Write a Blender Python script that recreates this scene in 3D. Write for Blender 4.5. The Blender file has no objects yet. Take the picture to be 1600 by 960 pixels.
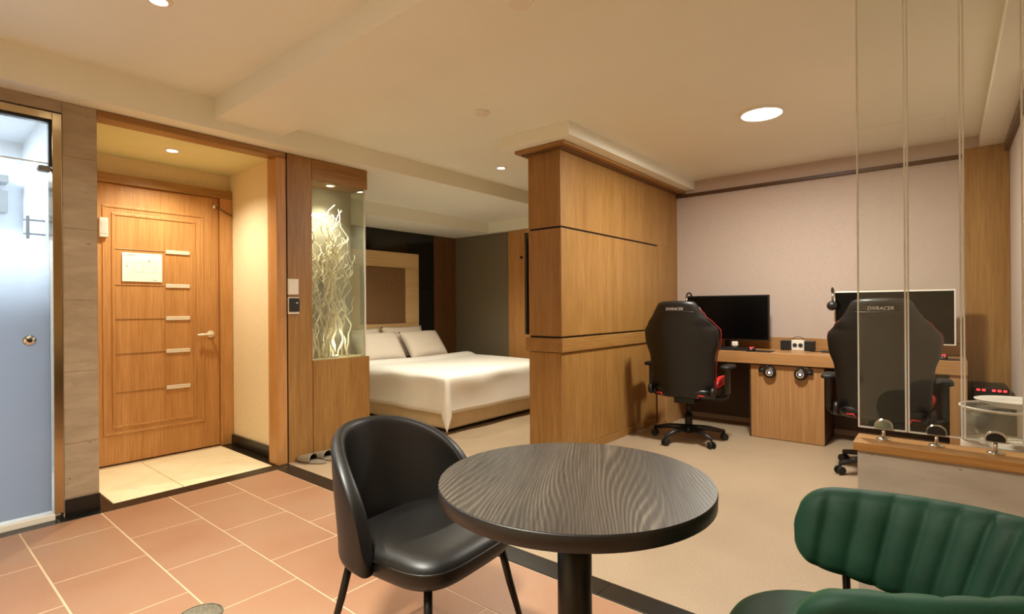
import bpy, bmesh, math, random
from mathutils import Vector, Matrix
random.seed(7)
SC = bpy.context.scene
COL = SC.collection
PI = math.pi

# ------------------------------------------------------------------ camera
H = 1.2
yaw, pitch, roll, FPX = 0.691675865, 0.000442377, -0.00718805883, 823.01222
Fv = Vector((math.cos(yaw)*math.cos(pitch), math.sin(yaw)*math.cos(pitch), math.sin(pitch)))
Rv = Vector((math.sin(yaw), -math.cos(yaw), 0.0))
Uv = Rv.cross(Fv)
Rr = math.cos(roll)*Rv + math.sin(roll)*Uv
Ur = -math.sin(roll)*Rv + math.cos(roll)*Uv
cam_d = bpy.data.cameras.new('camera')
cam_d.sensor_fit = 'HORIZONTAL'; cam_d.sensor_width = 36.0
cam_d.lens = FPX/1600*36.0; cam_d.clip_start = 0.02
cam = bpy.data.objects.new('camera', cam_d); COL.objects.link(cam)
M = Matrix.Identity(4)
for i in range(3):
    M[i][0] = Rr[i]; M[i][1] = Ur[i]; M[i][2] = -Fv[i]
M[0][3] = 0; M[1][3] = 0; M[2][3] = H
cam.matrix_world = M
SC.camera = cam

# ------------------------------------------------------------------ world, view, lamp strengths
w = bpy.data.worlds.new('world'); SC.world = w; w.use_nodes = True
w.node_tree.nodes['Background'].inputs[0].default_value = (0.5, 0.45, 0.4, 1)
w.node_tree.nodes['Background'].inputs[1].default_value = 0.05
SC.view_settings.view_transform = 'Standard'
SC.view_settings.look = 'None'
SC.view_settings.exposure = 1.08
SC.view_settings.gamma = 1.0
SC.view_settings.use_curve_mapping = False
SC.cycles.max_bounces = 10
SC.cycles.diffuse_bounces = 5
SC.cycles.transparent_max_bounces = 16
SC.cycles.sample_clamp_indirect = 6.0
SC.cycles.caustics_reflective = False
SC.cycles.caustics_refractive = False
WARM = (1.0, 0.93, 0.74)
NEUT = (1.0, 0.965, 0.85)
P_DESK, P_BED, P_TRAY, P_ENTRY, P_CASE, P_SEAT_FILL, P_BATH, P_BEDROOM_FILL = 35, 110, 29, 42, 24, 32, 14, 24

def srgb(r, g, b):
    f = lambda c: (c/255/12.92) if c/255 <= 0.04045 else ((c/255+0.055)/1.055)**2.4
    return (f(r), f(g), f(b), 1.0)

# ------------------------------------------------------------------ materials
class NT:
    def __init__(s, name):
        s.m = bpy.data.materials.new(name); s.m.use_nodes = True
        s.t = s.m.node_tree; s.b = s.t.nodes['Principled BSDF']; s.out = s.t.nodes['Material Output']
    def n(s, typ, **kw):
        x = s.t.nodes.new(typ)
        for k, v in kw.items(): setattr(x, k, v)
        return x
    def l(s, a, b): s.t.links.new(a, b)
    def coords(s, scale=(1, 1, 1), kind='Object', rot=(0, 0, 0)):
        c = s.n('ShaderNodeTexCoord'); mp = s.n('ShaderNodeMapping')
        mp.inputs['Scale'].default_value = scale; mp.inputs['Rotation'].default_value = rot
        s.l(c.outputs[kind], mp.inputs['Vector']); return mp.outputs['Vector']
    def noise(s, vec, scale, detail=3, rough=0.5, dist=0.0):
        x = s.n('ShaderNodeTexNoise'); x.inputs['Scale'].default_value = scale
        x.inputs['Detail'].default_value = detail; x.inputs['Roughness'].default_value = rough
        x.inputs['Distortion'].default_value = dist
        s.l(vec, x.inputs['Vector']); return x.outputs['Fac']
    def ramp(s, fac, stops):
        x = s.n('ShaderNodeValToRGB'); e = x.color_ramp.elements
        while len(e) < len(stops): e.new(0.5)
        for i, (p, c) in enumerate(stops): e[i].position = p; e[i].color = c
        s.l(fac, x.inputs['Fac']); return x.outputs['Color']
    def math(s, op, a, b=None):
        x = s.n('ShaderNodeMath', operation=op)
        for i, v in enumerate((a, b)):
            if v is None: continue
            if isinstance(v, (int, float)): x.inputs[i].default_value = v
            else: s.l(v, x.inputs[i])
        return x.outputs[0]
    def bump(s, h, strength=0.2, dist=0.01):
        x = s.n('ShaderNodeBump'); x.inputs['Strength'].default_value = strength
        x.inputs['Distance'].default_value = dist
        s.l(h, x.inputs['Height']); s.l(x.outputs['Normal'], s.b.inputs['Normal'])
    def mix(s, fac, a, b):
        x = s.n('ShaderNodeMix', data_type='RGBA')
        if isinstance(fac, (int, float)): x.inputs[0].default_value = fac
        else: s.l(fac, x.inputs[0])
        for i, v in ((6, a), (7, b)):
            if isinstance(v, tuple): x.inputs[i].default_value = v
            else: s.l(v, x.inputs[i])
        return x.outputs[2]

def plain(name, col, rough=0.5, metal=0.0, var=0.06, scale=8.0, bump=0.0, spec=0.5, coat=0.0, sheen=0.0):
    t = NT(name); v = t.coords()
    f = t.noise(v, scale, 4)
    a = tuple(max(0, c*(1-var)) for c in col[:3])+(1,); b = tuple(min(1, c*(1+var)) for c in col[:3])+(1,)
    t.l(t.ramp(f, [(0.3, a), (0.7, b)]), t.b.inputs['Base Color'])
    t.b.inputs['Roughness'].default_value = rough; t.b.inputs['Metallic'].default_value = metal
    t.b.inputs['Specular IOR Level'].default_value = spec
    t.b.inputs['Coat Weight'].default_value = coat; t.b.inputs['Coat Roughness'].default_value = 0.15
    if sheen:
        t.b.inputs['Sheen Weight'].default_value = sheen; t.b.inputs['Sheen Roughness'].default_value = 0.35
    if bump: t.bump(t.noise(v, scale*12, 3), bump, 0.004)
    return t.m

def wood(name, c1, c2, axis=2, fine=1.0, rough=0.42, coat=0.0):
    t = NT(name)
    sc = [38*fine]*3; sc[axis] = 1.1*fine
    v = t.coords(tuple(sc))
    f = t.noise(v, 3.4, 5, 0.62, 0.3)
    sc2 = [7*fine]*3; sc2[axis] = 0.5*fine
    g = t.noise(t.coords(tuple(sc2)), 1.3, 2)
    h = t.math('ADD', t.math('MULTIPLY', f, 0.7), t.math('MULTIPLY', g, 0.3))
    t.l(t.ramp(h, [(0.36, c1), (0.5, tuple((a+b)/2 for a, b in zip(c1, c2))), (0.62, c2)]), t.b.inputs['Base Color'])
    t.b.inputs['Roughness'].default_value = rough
    t.b.inputs['Coat Weight'].default_value = coat
    t.bump(f, 0.06, 0.003)
    return t.m

def emit(name, col, strength):
    t = NT(name)
    t.b.inputs['Base Color'].default_value = col
    t.b.inputs['Emission Color'].default_value = col
    t.b.inputs['Emission Strength'].default_value = strength
    return t.m

def glass(name, tint=(1, 1, 1, 1), refl=1.0, veil=0.0, veil_col=(0.8, 0.85, 0.8, 1)):
    # thin architectural pane: lets light straight through, mirrors by angle
    t = NT(name)
    tr = t.n('ShaderNodeBsdfTransparent'); tr.inputs[0].default_value = tint
    gl = t.n('ShaderNodeBsdfGlossy'); gl.inputs['Roughness'].default_value = 0.02
    fr = t.n('ShaderNodeFresnel'); fr.inputs['IOR'].default_value = 1.45
    mx = t.n('ShaderNodeMixShader')
    t.l(t.math('MULTIPLY', fr.outputs[0], refl), mx.inputs[0])
    t.l(tr.outputs[0], mx.inputs[1]); t.l(gl.outputs[0], mx.inputs[2])
    last = mx.outputs[0]
    if veil:
        df = t.n('ShaderNodeBsdfDiffuse'); df.inputs[0].default_value = veil_col
        m2 = t.n('ShaderNodeMixShader'); m2.inputs[0].default_value = veil
        t.l(last, m2.inputs[1]); t.l(df.outputs[0], m2.inputs[2]); last = m2.outputs[0]
    t.l(last, t.out.inputs['Surface'])
    return t.m

def frosted(name, col, z0, z1, z_axis=True):
    # frosted film that fades out to clear glass between z0 and z1 (height on the pane)
    t = NT(name)
    tl = t.n('ShaderNodeBsdfTranslucent'); tl.inputs[0].default_value = col
    df = t.n('ShaderNodeBsdfDiffuse'); df.inputs[0].default_value = col
    gl = t.n('ShaderNodeBsdfGlossy'); gl.inputs['Roughness'].default_value = 0.12
    m1 = t.n('ShaderNodeMixShader'); m1.inputs[0].default_value = 0.22
    t.l(tl.outputs[0], m1.inputs[1]); t.l(df.outputs[0], m1.inputs[2])
    fr = t.n('ShaderNodeFresnel'); fr.inputs['IOR'].default_value = 1.4
    m2 = t.n('ShaderNodeMixShader'); t.l(fr.outputs[0], m2.inputs[0])
    t.l(m1.outputs[0], m2.inputs[1]); t.l(gl.outputs[0], m2.inputs[2])
    tr = t.n('ShaderNodeBsdfTransparent'); tr.inputs[0].default_value = (0.93, 0.97, 1, 1)
    m3 = t.n('ShaderNodeMixShader')
    sx = t.n('ShaderNodeSeparateXYZ'); t.l(t.coords(), sx.inputs[0])
    mr = t.n('ShaderNodeMapRange', interpolation_type='SMOOTHSTEP')
    mr.inputs['From Min'].default_value = z0; mr.inputs['From Max'].default_value = z1
    mr.inputs['To Min'].default_value = 0.97; mr.inputs['To Max'].default_value = 0.12
    t.l(sx.outputs[2], mr.inputs['Value'])
    t.l(mr.outputs[0], m3.inputs[0]); t.l(tr.outputs[0], m3.inputs[1]); t.l(m2.outputs[0], m3.inputs[2])
    t.l(m3.outputs[0], t.out.inputs['Surface'])
    return t.m

OAK1, OAK2 = srgb(136, 94, 44), srgb(168, 126, 70)
MT = {}
MT['oak'] = wood('oak_veneer', OAK1, OAK2)
MT['oak_y'] = wood('oak_veneer_across', OAK1, OAK2, axis=1)
MT['oak_x'] = wood('oak_veneer_along', OAK1, OAK2, axis=0)
MT['oak_door'] = wood('door_veneer', srgb(172, 118, 60), srgb(200, 148, 90))
MT['oak_desk'] = wood('desk_laminate', srgb(160, 114, 68), srgb(186, 142, 94), axis=1, rough=0.35)
MT['oak_cab'] = wood('cabinet_laminate', srgb(160, 114, 68), srgb(186, 142, 94), axis=2, fine=0.5)
MT['brown'] = wood('brown_veneer', srgb(92, 60, 34), srgb(120, 82, 48))
MT['dark_trim'] = wood('dark_wood_trim', srgb(70, 44, 22), srgb(98, 64, 34), axis=1)
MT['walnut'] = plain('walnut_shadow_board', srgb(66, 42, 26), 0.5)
MT['groove'] = plain('groove_black', srgb(28, 14, 8), 0.7)
MT['paint'] = plain('ceiling_paint', srgb(240, 240, 228), 0.85, var=0.015, scale=2)
MT['cream_wall'] = plain('cream_wallpaper', srgb(232, 214, 176), 0.8, var=0.03, scale=30, bump=0.15)
MT['grey_wall'] = plain('pale_mauve_wallpaper', srgb(194, 176, 164), 0.85, var=0.03, scale=40, bump=0.1)
MT['bed_wall'] = plain('olive_grey_wallpaper', srgb(118, 108, 88), 0.85, var=0.06, scale=40, bump=0.1)
MT['tile_white'] = plain('white_bath_tile', srgb(236, 240, 244), 0.25, var=0.02)
MT['black_stone'] = plain('black_granite', srgb(20, 18, 15), 0.3, var=0.3, scale=60)
MT['grout'] = plain('cream_grout', srgb(206, 180, 148), 0.9)
MT['black_panel'] = plain('black_glass_panel', srgb(22, 22, 20), 0.12, var=0.1)
MT['chrome'] = plain('chrome', srgb(215, 215, 212), 0.12, 1.0, var=0.02)
MT['steel'] = plain('brushed_brass_steel', srgb(188, 168, 132), 0.18, 1.0, var=0.04)
MT['satin'] = plain('satin_nickel', srgb(240, 232, 214), 0.42, 0.45, var=0.02)
MT['white_metal'] = plain('white_plastic', srgb(236, 230, 218), 0.35, var=0.01)
MT['grey_plastic'] = plain('grey_plastic', srgb(120, 118, 114), 0.5)
MT['black_plastic'] = plain('black_plastic', srgb(24, 23, 22), 0.42, var=0.1)
MT['rubber'] = plain('black_rubber', srgb(20, 20, 19), 0.6)
MT['black_metal'] = plain('black_powder_coat', srgb(20, 19, 18), 0.32, 0.3)
MT['screen'] = plain('switched_off_screen', srgb(5, 5, 6), 0.25, spec=0.15)
MT['leather'] = plain('black_leatherette', srgb(12, 11, 10), 0.44, var=0.12, scale=25, bump=0.05)
MT['game_leather'] = plain('black_pu_leather', srgb(19, 18, 17), 0.42, var=0.12, scale=30, bump=0.02)
MT['red'] = plain('red_pu_leather', srgb(206, 40, 40), 0.42, var=0.05)
MT['red_dark'] = plain('dark_red_piping', srgb(120, 30, 28), 0.45)
MT['velvet'] = plain('green_velvet', srgb(17, 53, 37), 0.62, var=0.16, scale=9, bump=0.12, spec=0.25, sheen=0.5)
MT['velvet'].node_tree.nodes['Principled BSDF'].inputs['Sheen Tint'].default_value = srgb(120, 190, 140)
MT['linen'] = plain('white_linen', srgb(240, 236, 230), 0.75, var=0.015, scale=6, bump=0.05, sheen=0.15)
MT['pillow'] = plain('pillow_cotton', srgb(228, 216, 202), 0.8, var=0.02, scale=10, bump=0.08)
MT['bed_base'] = plain('cream_leatherette', srgb(222, 202, 166), 0.5, var=0.04)
MT['headframe'] = wood('light_maple', srgb(204, 170, 118), srgb(226, 196, 148), axis=0)
MT['weave'] = plain('brown_woven_fabric', srgb(128, 96, 62), 0.85, var=0.3, scale=120, bump=0.3)
MT['paper'] = plain('white_paper', srgb(250, 246, 228), 0.6, var=0.01)
MT['ink'] = plain('grey_ink', srgb(150, 146, 130), 0.8)
MT['slipper'] = plain('grey_slipper_vinyl', srgb(142, 130, 114), 0.55)
MT['slipper_dark'] = plain('dark_slipper_lining', srgb(30, 24, 20), 0.7)
MT['twig'] = plain('white_painted_twig', srgb(250, 240, 214), 0.6)
MT['glass'] = glass('clear_glass', (0.97, 0.985, 0.97, 1), 0.75, 0.010, (0.85, 0.85, 0.75, 1))
MT['glass_case'] = glass('case_glass', (0.93, 0.95, 0.9, 1), 0.5, 0.05, (0.9, 0.9, 0.8, 1))
MT['glass_back'] = glass('frosted_case_back', (0.55, 0.56, 0.5, 1), 0.2, 0.8, srgb(186, 180, 162))
MT['acrylic'] = glass('clear_acrylic', (0.9, 0.88, 0.82, 1), 0.9, 0.14, (0.8, 0.76, 0.66, 1))
MT['glass_edge'] = glass('glass_edge_highlight', (0.85, 0.9, 0.84, 1), 3.0, 0.72, (0.98, 0.98, 0.94, 1))  # near-white colour paints in the highlights caught by the edges
MT['frost'] = frosted('frosted_film_glass', srgb(214, 224, 236), 1.10, 1.58)
MT['pane_clear'] = glass('transom_glass', (0.93, 0.97, 1, 1), 0.8, 0.05, (0.8, 0.9, 1, 1))
MT['lamp_on'] = emit('lit_diffuser', (1, 0.93, 0.78, 1), 9)
MT['lamp_small'] = emit('lit_downlight', (1, 0.92, 0.72, 1), 9)
MT['led_red'] = emit('red_led', (1, 0.05, 0.06, 1), 0.7)
MT['led_blue'] = emit('blue_led', (0.45, 0.6, 1, 1), 1.0)
MT['logo'] = plain('white_print', srgb(228, 226, 220), 0.5)
MT['drain'] = plain('speckled_drain_steel', srgb(140, 140, 126), 0.4, 0.7, var=0.3, scale=90)

def mk_carpet():
    t = NT('beige_vinyl_floor'); v = t.coords()
    a = t.noise(v, 1.4, 3); b = t.noise(v, 90, 3, 0.7)
    f = t.math('ADD', t.math('MULTIPLY', a, 0.5), t.math('MULTIPLY', b, 0.5))
    t.l(t.ramp(f, [(0.3, srgb(152, 131, 107)), (0.7, srgb(178, 156, 129))]), t.b.inputs['Base Color'])
    t.b.inputs['Roughness'].default_value = 0.55
    t.bump(b, 0.08, 0.003); return t.m
MT['carpet'] = mk_carpet()
def mk_terracotta():
    t = NT('terracotta_tile'); v = t.coords(kind='Object')
    oi = t.n('ShaderNodeObjectInfo')
    ad = t.n('ShaderNodeVectorMath', operation='ADD'); t.l(v, ad.inputs[0])
    t.l(oi.outputs['Location'], ad.inputs[1])
    a = t.noise(ad.outputs[0], 1.6, 3); b = t.noise(ad.outputs[0], 120, 2, 0.7)
    f = t.math('ADD', t.math('MULTIPLY', a, 0.7), t.math('MULTIPLY', b, 0.3))
    t.l(t.ramp(f, [(0.32, srgb(152, 108, 80)), (0.5, srgb(164, 122, 94)), (0.68, srgb(162, 130, 104))]), t.b.inputs['Base Color'])
    t.b.inputs['Roughness'].default_value = 0.42
    t.bump(b, 0.06, 0.002); return t.m
MT['terracotta'] = mk_terracotta()
def mk_travertine(name, c1, c2, c3):
    t = NT(name); v = t.coords((2.5, 2.5, 9))
    a = t.noise(v, 1.6, 5, 0.6, 0.6)
    p = t.noise(t.coords((8, 8, 22)), 2.4, 3, 0.6)
    base = t.ramp(a, [(0.3, c1), (0.7, c2)])
    pit = t.ramp(p, [(0.27, (1, 1, 1, 1)), (0.33, (0, 0, 0, 1))])
    t.l(t.mix(pit, base, c3), t.b.inputs['Base Color'])
    t.b.inputs['Roughness'].default_value = 0.6
    t.bump(p, 0.15, 0.004); return t.m
MT['travertine'] = mk_travertine('travertine', srgb(152, 135, 112), srgb(176, 158, 134), srgb(116, 96, 74))
MT['travertine2'] = mk_travertine('pale_travertine', srgb(168, 160, 146), srgb(192, 184, 170), srgb(126, 116, 102))
MT['marble'] = mk_travertine('cream_marble', srgb(238, 222, 180), srgb(250, 238, 204), srgb(236, 220, 178))
def mk_tabletop():
    t = NT('dark_ash_laminate')
    n = t.noise(t.coords((6.0, 1.0, 1)), 1.0, 0.8, 0.3, 0.0)
    sx = t.n('ShaderNodeSeparateXYZ'); t.l(t.coords(), sx.inputs[0])
    h = t.math('ADD', t.math('MULTIPLY', sx.outputs[0], 600.0), t.math('MULTIPLY', n, 170.0))
    w1 = t.math('ADD', t.math('MULTIPLY', t.math('SINE', h), 0.5), 0.5)
    w1 = t.math('POWER', w1, 1.6)
    amp = t.noise(t.coords((5, 0.8, 1)), 1.1, 2)
    amp = t.ramp(amp, [(0.38, (0.25, 0.25, 0.25, 1)), (0.62, (1, 1, 1, 1))])
    g = t.noise(t.coords((170, 6, 1)), 1.0, 4, 0.65)
    big = t.noise(t.coords((4, 0.8, 1)), 1.2, 2)
    f = t.math('ADD', t.math('MULTIPLY', t.math('MULTIPLY', w1, amp), 0.28), t.math('ADD', t.math('MULTIPLY', g, 0.42), t.math('MULTIPLY', big, 0.28)))
    c = t.ramp(f, [(0.28, srgb(40, 36, 32)), (0.5, srgb(72, 66, 58)), (0.8, srgb(116, 108, 95))])
    t.l(c, t.b.inputs['Base Color'])
    t.b.inputs['Roughness'].default_value = 0.42
    t.bump(f, 0.12, 0.002); return t.m
MT['tabletop'] = mk_tabletop()
def mk_cap():
    return wood('golden_pine_board', srgb(160, 112, 56), srgb(192, 146, 86), axis=1, fine=0.6, rough=0.35)
MT['cap'] = mk_cap()

# ------------------------------------------------------------------ mesh builder
def V(*a): return Vector(a)
class MB:
    def __init__(s): s.bm = bmesh.new()
    def box(s, x0, x1, y0, y1, z0, z1):
        vs = [s.bm.verts.new((x, y, z)) for z in (z0, z1) for y in (y0, y1) for x in (x0, x1)]
        for f in ((0, 2, 3, 1), (4, 5, 7, 6), (0, 1, 5, 4), (2, 6, 7, 3), (0, 4, 6, 2), (1, 3, 7, 5)):
            s.bm.faces.new([vs[i] for i in f])
        return s
    def rings(s, rings, caps=True, closed=False):
        R = [[s.bm.verts.new(p) for p in r] for r in rings]
        n = len(R[0]); m = len(R)
        for i in range(m if closed else m-1):
            a, b = R[i], R[(i+1) % m]
            for j in range(n):
                s.bm.faces.new((a[j], a[(j+1) % n], b[(j+1) % n], b[j]))
        if caps and not closed:
            s.bm.faces.new(list(reversed(R[0]))); s.bm.faces.new(R[-1])
        return s
    def tube(s, pts, rad, seg=10, closed=False):
        pts = [Vector(p) for p in pts]; m = len(pts)
        rr = rad if isinstance(rad, (list, tuple)) else [rad]*m
        rings = []; up = None
        for i, p in enumerate(pts):
            a = pts[(i-1) % m] if (closed or i > 0) else p
            b = pts[(i+1) % m] if (closed or i < m-1) else p
            d = (b-a).normalized()
            if up is None:
                up = Vector((0, 0, 1)) if abs(d.z) < 0.9 else Vector((1, 0, 0))
            n = (up - d*up.dot(d)).normalized(); up = n
            q = d.cross(n)
            rings.append([p + rr[i]*(math.cos(2*PI*k/seg)*n + math.sin(2*PI*k/seg)*q) for k in range(seg)])
        return s.rings(rings, True, closed)
    def cyl(s, p0, p1, r0, r1=None, seg=24):
        return s.tube([p0, p1], [r0, r0 if r1 is None else r1], seg)
    def lathe(s, prof, seg=32, c=(0, 0, 0), sx=1.0, sy=1.0):
        rings = [[(c[0]+max(r, 1e-4)*sx*math.cos(2*PI*k/seg), c[1]+max(r, 1e-4)*sy*math.sin(2*PI*k/seg), c[2]+z) for k in range(seg)] for r, z in prof]
        return s.rings(rings, closed=(prof[0][0] > 1e-3 and prof[-1][0] > 1e-3))
    def prism(s, poly, fn, t0, t1):
        return s.rings([[fn(a, b, t0) for a, b in poly], [fn(a, b, t1) for a, b in poly]])
    def grid(s, fn, nu, nv):
        g = [[s.bm.verts.new(fn(i/nu, j/nv)) for j in range(nv+1)] for i in range(nu+1)]
        for i in range(nu):
            for j in range(nv):
                s.bm.faces.new((g[i][j], g[i+1][j], g[i+1][j+1], g[i][j+1]))
        return s
    def build(s, name, mat, parent=None, smooth=False, bevel=0, seg=2, sub=0, solid=0, loc=None, label=None, tf=None):
        if tf is not None: s.bm.transform(tf)
        bmesh.ops.recalc_face_normals(s.bm, faces=s.bm.faces[:])
        me = bpy.data.meshes.new(name); s.bm.to_mesh(me); s.bm.free()
        if smooth:
            for p in me.polygons: p.use_smooth = True
        me.materials.append(MT[mat] if isinstance(mat, str) else mat)
        o = bpy.data.objects.new(name, me); COL.objects.link(o)
        if parent: o.parent = parent
        if loc: o.location = loc
        if solid:
            md = o.modifiers.new('solid', 'SOLIDIFY'); md.thickness = solid; md.offset = 0
        if sub:
            md = o.modifiers.new('sub', 'SUBSURF'); md.levels = sub; md.render_levels = sub
        if bevel:
            md = o.modifiers.new('bevel', 'BEVEL'); md.width = bevel; md.segments = seg; md.limit_method = 'ANGLE'
            md.angle_limit = math.radians(50)
        if label: o['label'] = label
        return o

def tag(o, label, cat, group=None):
    o['label'] = label; o['category'] = cat
    if group: o['group'] = group
    return o
def thing(name, label, cat, loc=(0, 0, 0), rz=0.0, group=None):
    o = bpy.data.objects.new(name, None); COL.objects.link(o)
    o.location = loc; o.rotation_euler = (0, 0, rz); o.empty_display_size = 0.1
    return tag(o, label, cat, group)
def struct(o, label=None):
    o['kind'] = 'structure'
    if label: o['label'] = label
    return o
def B(*a): return MB().box(*a)
def copy_tree(o, parent=None):
    c = o.copy(); COL.objects.link(c); c.parent = parent
    for ch in list(o.children): copy_tree(ch, c)
    return c
def lamp(name, typ, loc, energy, col, size=0.1, spot=None, parent=None, target=None, blend=0.6):
    d = bpy.data.lights.new(name, typ); d.energy = energy; d.color = col
    if typ == 'AREA': d.shape = 'DISK'; d.size = size
    else: d.shadow_soft_size = size
    if typ == 'SPOT': d.spot_size = math.radians(spot); d.spot_blend = blend
    o = bpy.data.objects.new(name, d); COL.objects.link(o); o.location = loc
    if target is not None:
        dv = Vector(target)-Vector(loc); o.rotation_euler = dv.to_track_quat('-Z', 'Y').to_euler()
    if parent: o.parent = parent
    return o

# ================================================================== STRUCTURE
XL, XR, YB = -1.0, 5.69, -1.35          # left wall, far wall, wall behind the camera
YE = 3.95                               # plane of the entrance wall
YD = 4.975                              # door plane
YH = 5.855                              # headboard wall
YR = -0.376                             # right wall of the desk corner
XW = 2.45                               # face of the low wall
# ---- floors
struct(B(2.03, XR, YR, YE, -0.1, 0.0).build('floor_carpet', 'carpet'), 'beige smooth floor of the desk and bed area')
struct(B(2.04, XR, YE, YH, -0.1, 0.0).build('floor_bedroom', 'carpet'), 'beige floor under the bed')
struct(B(2.03, 2.75, YB, YR, -0.1, 0.0).build('floor_corner', 'carpet'), 'beige floor beside the low wall')
ft = struct(B(XL, 1.905, YB, 3.863, -0.1, -0.0012).build('floor_tiled', 'grout'), 'terracotta tile floor with pale grout lines')
fe = struct(B(XL, 2.04, 3.86, 5.3, -0.1, -0.006).build('floor_entry', 'grout'), 'cream stone floor inside the entrance')
xs = [1.905, 1.549, 1.195, 0.845, 0.487, 0.130, -0.225, -0.580, -0.935]
full = None
for ci in range(len(xs)-1):
    x1, x0 = xs[ci], xs[ci+1]
    off = 3.312 if ci % 2 == 0 else 3.565
    ys = [3.863] + [off-0.535*k for k in range(0, 11)]
    for k in range(len(ys)-1):
        yb, ya = ys[k], max(ys[k+1], YB)
        if yb-ya < 0.05: continue
        g = 0.0035
        cx, cy = (x0+x1)/2, (ya+yb)/2
        is_full = abs((yb-ya)-0.535) < 1e-4
        if is_full and full is not None and abs((x1-x0)-0.355) < 0.004:
            o = full.copy(); COL.objects.link(o); o.location = (cx, cy, 0)
        else:
            hx, hy = (x1-x0)/2-g, (yb-ya)/2-g
            o = B(-hx, hx, -hy, hy, -0.02, 0).build('tile', 'terracotta', ft, bevel=0.001, seg=1, loc=(cx, cy, 0))
            if is_full and full is None: full = o
# black stone border strips
for xa, xb in ((XL, 0.655), (0.659, 1.328), (1.332, 2.032)):
    B(xa, xb, 3.866, 3.99, -0.02, 0.001).build('border_stone', 'black_stone', fe, bevel=0.0015, seg=1)
bs = struct(B(1.905, 2.03, YB, 3.863, -0.1, -0.006).build('floor_border', 'grout'), 'black stone border between the tiles and the beige floor')
for ya, yb in ((YB, 0.218), (0.222, 1.128), (1.132, 2.04), (2.044, 2.95), (2.954, 3.862)):
    B(1.908, 2.03, ya, yb, -0.02, 0.002).build('border_stone', 'black_stone', bs, bevel=0.0015, seg=1)
# cream tiles in the entry, black margins
for xa, xb in ((0.935, 1.325), (1.33, 1.93)):
    for ya, yb in ((3.994, 4.90),):
        B(xa, xb, ya, yb, -0.02, 0.0).build('tile', 'marble', fe, bevel=0.0015, seg=1)
B(0.856, 0.931, 3.994, 4.93, -0.02, 0.0).build('border_stone', 'black_stone', fe, bevel=0.0015, seg=1)
B(1.934, 2.035, 3.994, 4.93, -0.02, 0.0).build('border_stone', 'black_stone', fe, bevel=0.0015, seg=1)
# ---- ceilings
struct(B(XL, 1.455, YB, 3.80, 2.62, 2.8).build('ceiling_tray', 'paint'), 'raised cream ceiling over the seating corner')
struct(B(1.455, 1.93, YB, 3.80, 2.48, 2.8).build('ceiling_band', 'paint'), 'dropped cream ceiling band')
struct(B(1.93, XR, YB, 3.815, 2.56, 2.8).build('ceiling', 'paint'), 'flat cream ceiling over the desks')
struct(B(XL, XR, 3.80, 5.06, 2.415, 2.8).build('ceiling_beam', 'paint'), 'cream ceiling beam above the entrance and bed')
struct(B(2.04, XR, 5.06, YH, 2.265, 2.8).build('ceiling_rim', 'paint'), 'low ceiling rim above the headboard')
struct(B(5.60, XR, 3.80, 5.06, 2.265, 2.8).build('trim_1', 'paint'), 'narrow ceiling rim beside the bed')
struct(B(3.222, XR, 2.12, 2.78, 2.462, 2.6).build('trim_2', 'paint', bevel=0.004), 'cream ceiling box above the wooden partition')
struct(B(2.7, XR, YR, -0.20, 2.462, 2.6).build('trim_3', 'paint'), 'cream ceiling box along the right wall')
# ---- far wall, right wall, headboard wall, unseen walls
struct(B(XR, XR+0.1, YR-0.1, 2.5, 0, 2.8).build('wall_far', 'grey_wall'), 'pale mauve wall behind the monitors')
struct(B(XR, XR+0.1, 2.5, YH+0.1, 0, 2.8).build('wall_bedroom', 'bed_wall'), 'dim olive grey wall beside the bed')
struct(B(2.62, XR, YR-0.1, YR, 0, 2.8).build('wall_right', 'grey_wall'), 'pale wall at the right of the desk')
struct(B(2.04, XR+0.1, YH, YH+0.1, 0, 2.8).build('wall_headboard', 'bed_wall'), 'wall behind the headboard')
struct(B(XL-0.1, XL, YB-0.1, 5.4, 0, 2.8).build('wall_left', 'cream_wall'))
struct(B(XL-0.1, 2.85, YB-0.1, YB, 0, 2.8).build('wall_rear', 'cream_wall'))
struct(B(2.75, 2.85, YB, YR-0.1, 0, 2.8).build('wall_corner', 'cream_wall'))
struct(B(XR-0.03, XR, -0.097, 2.32, 2.392, 2.425).build('trim_4', 'dark_trim', bevel=0.004), 'thin dark wooden moulding along the top of the far wall')
struct(B(4.0, XR, YR, YR+0.03, 2.40, 2.462).build('trim_5', 'dark_trim', bevel=0.004), 'dark wooden moulding on top of the right wall')
struct(B(XR-0.035, XR, YR+0.002, -0.100, 0, 2.462).build('trim_6', 'oak'), 'oak clad pier in the corner right of the desk')
# ---- entrance wall: stone column and header over the glass door
wc = bpy.data.objects.new('wall_entrance', None); COL.objects.link(wc); struct(wc, 'travertine clad wall between glass door and entrance')
zs = [0.105, 0.42, 0.84, 1.26, 1.68, 2.10, 2.414]
for a, b in zip(zs[:-1], zs[1:]):
    B(0.692, 0.855, YE+0.002, 4.12, a+0.0012, b-0.0012).build('stone_slab', 'travertine', wc, bevel=0.0015, seg=1)
B(0.69, 0.853, YE+0.006, 4.115, 0, 2.414).build('core', 'grout', wc)
B(-0.6, 0.690, YE+0.002, 4.12, 2.345, 2.414).build('stone_slab', 'travertine', wc, bevel=0.0015, seg=1)
B(XL, -0.6, YE+0.002, 4.12, 0, 2.414).build('stone_slab', 'travertine', wc)
struct(B(0.694, 0.857, YE-0.012, 4.1, 0, 0.10).build('baseboard_column', 'black_stone', bevel=0.002), 'black stone baseboard of the travertine column')
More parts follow.
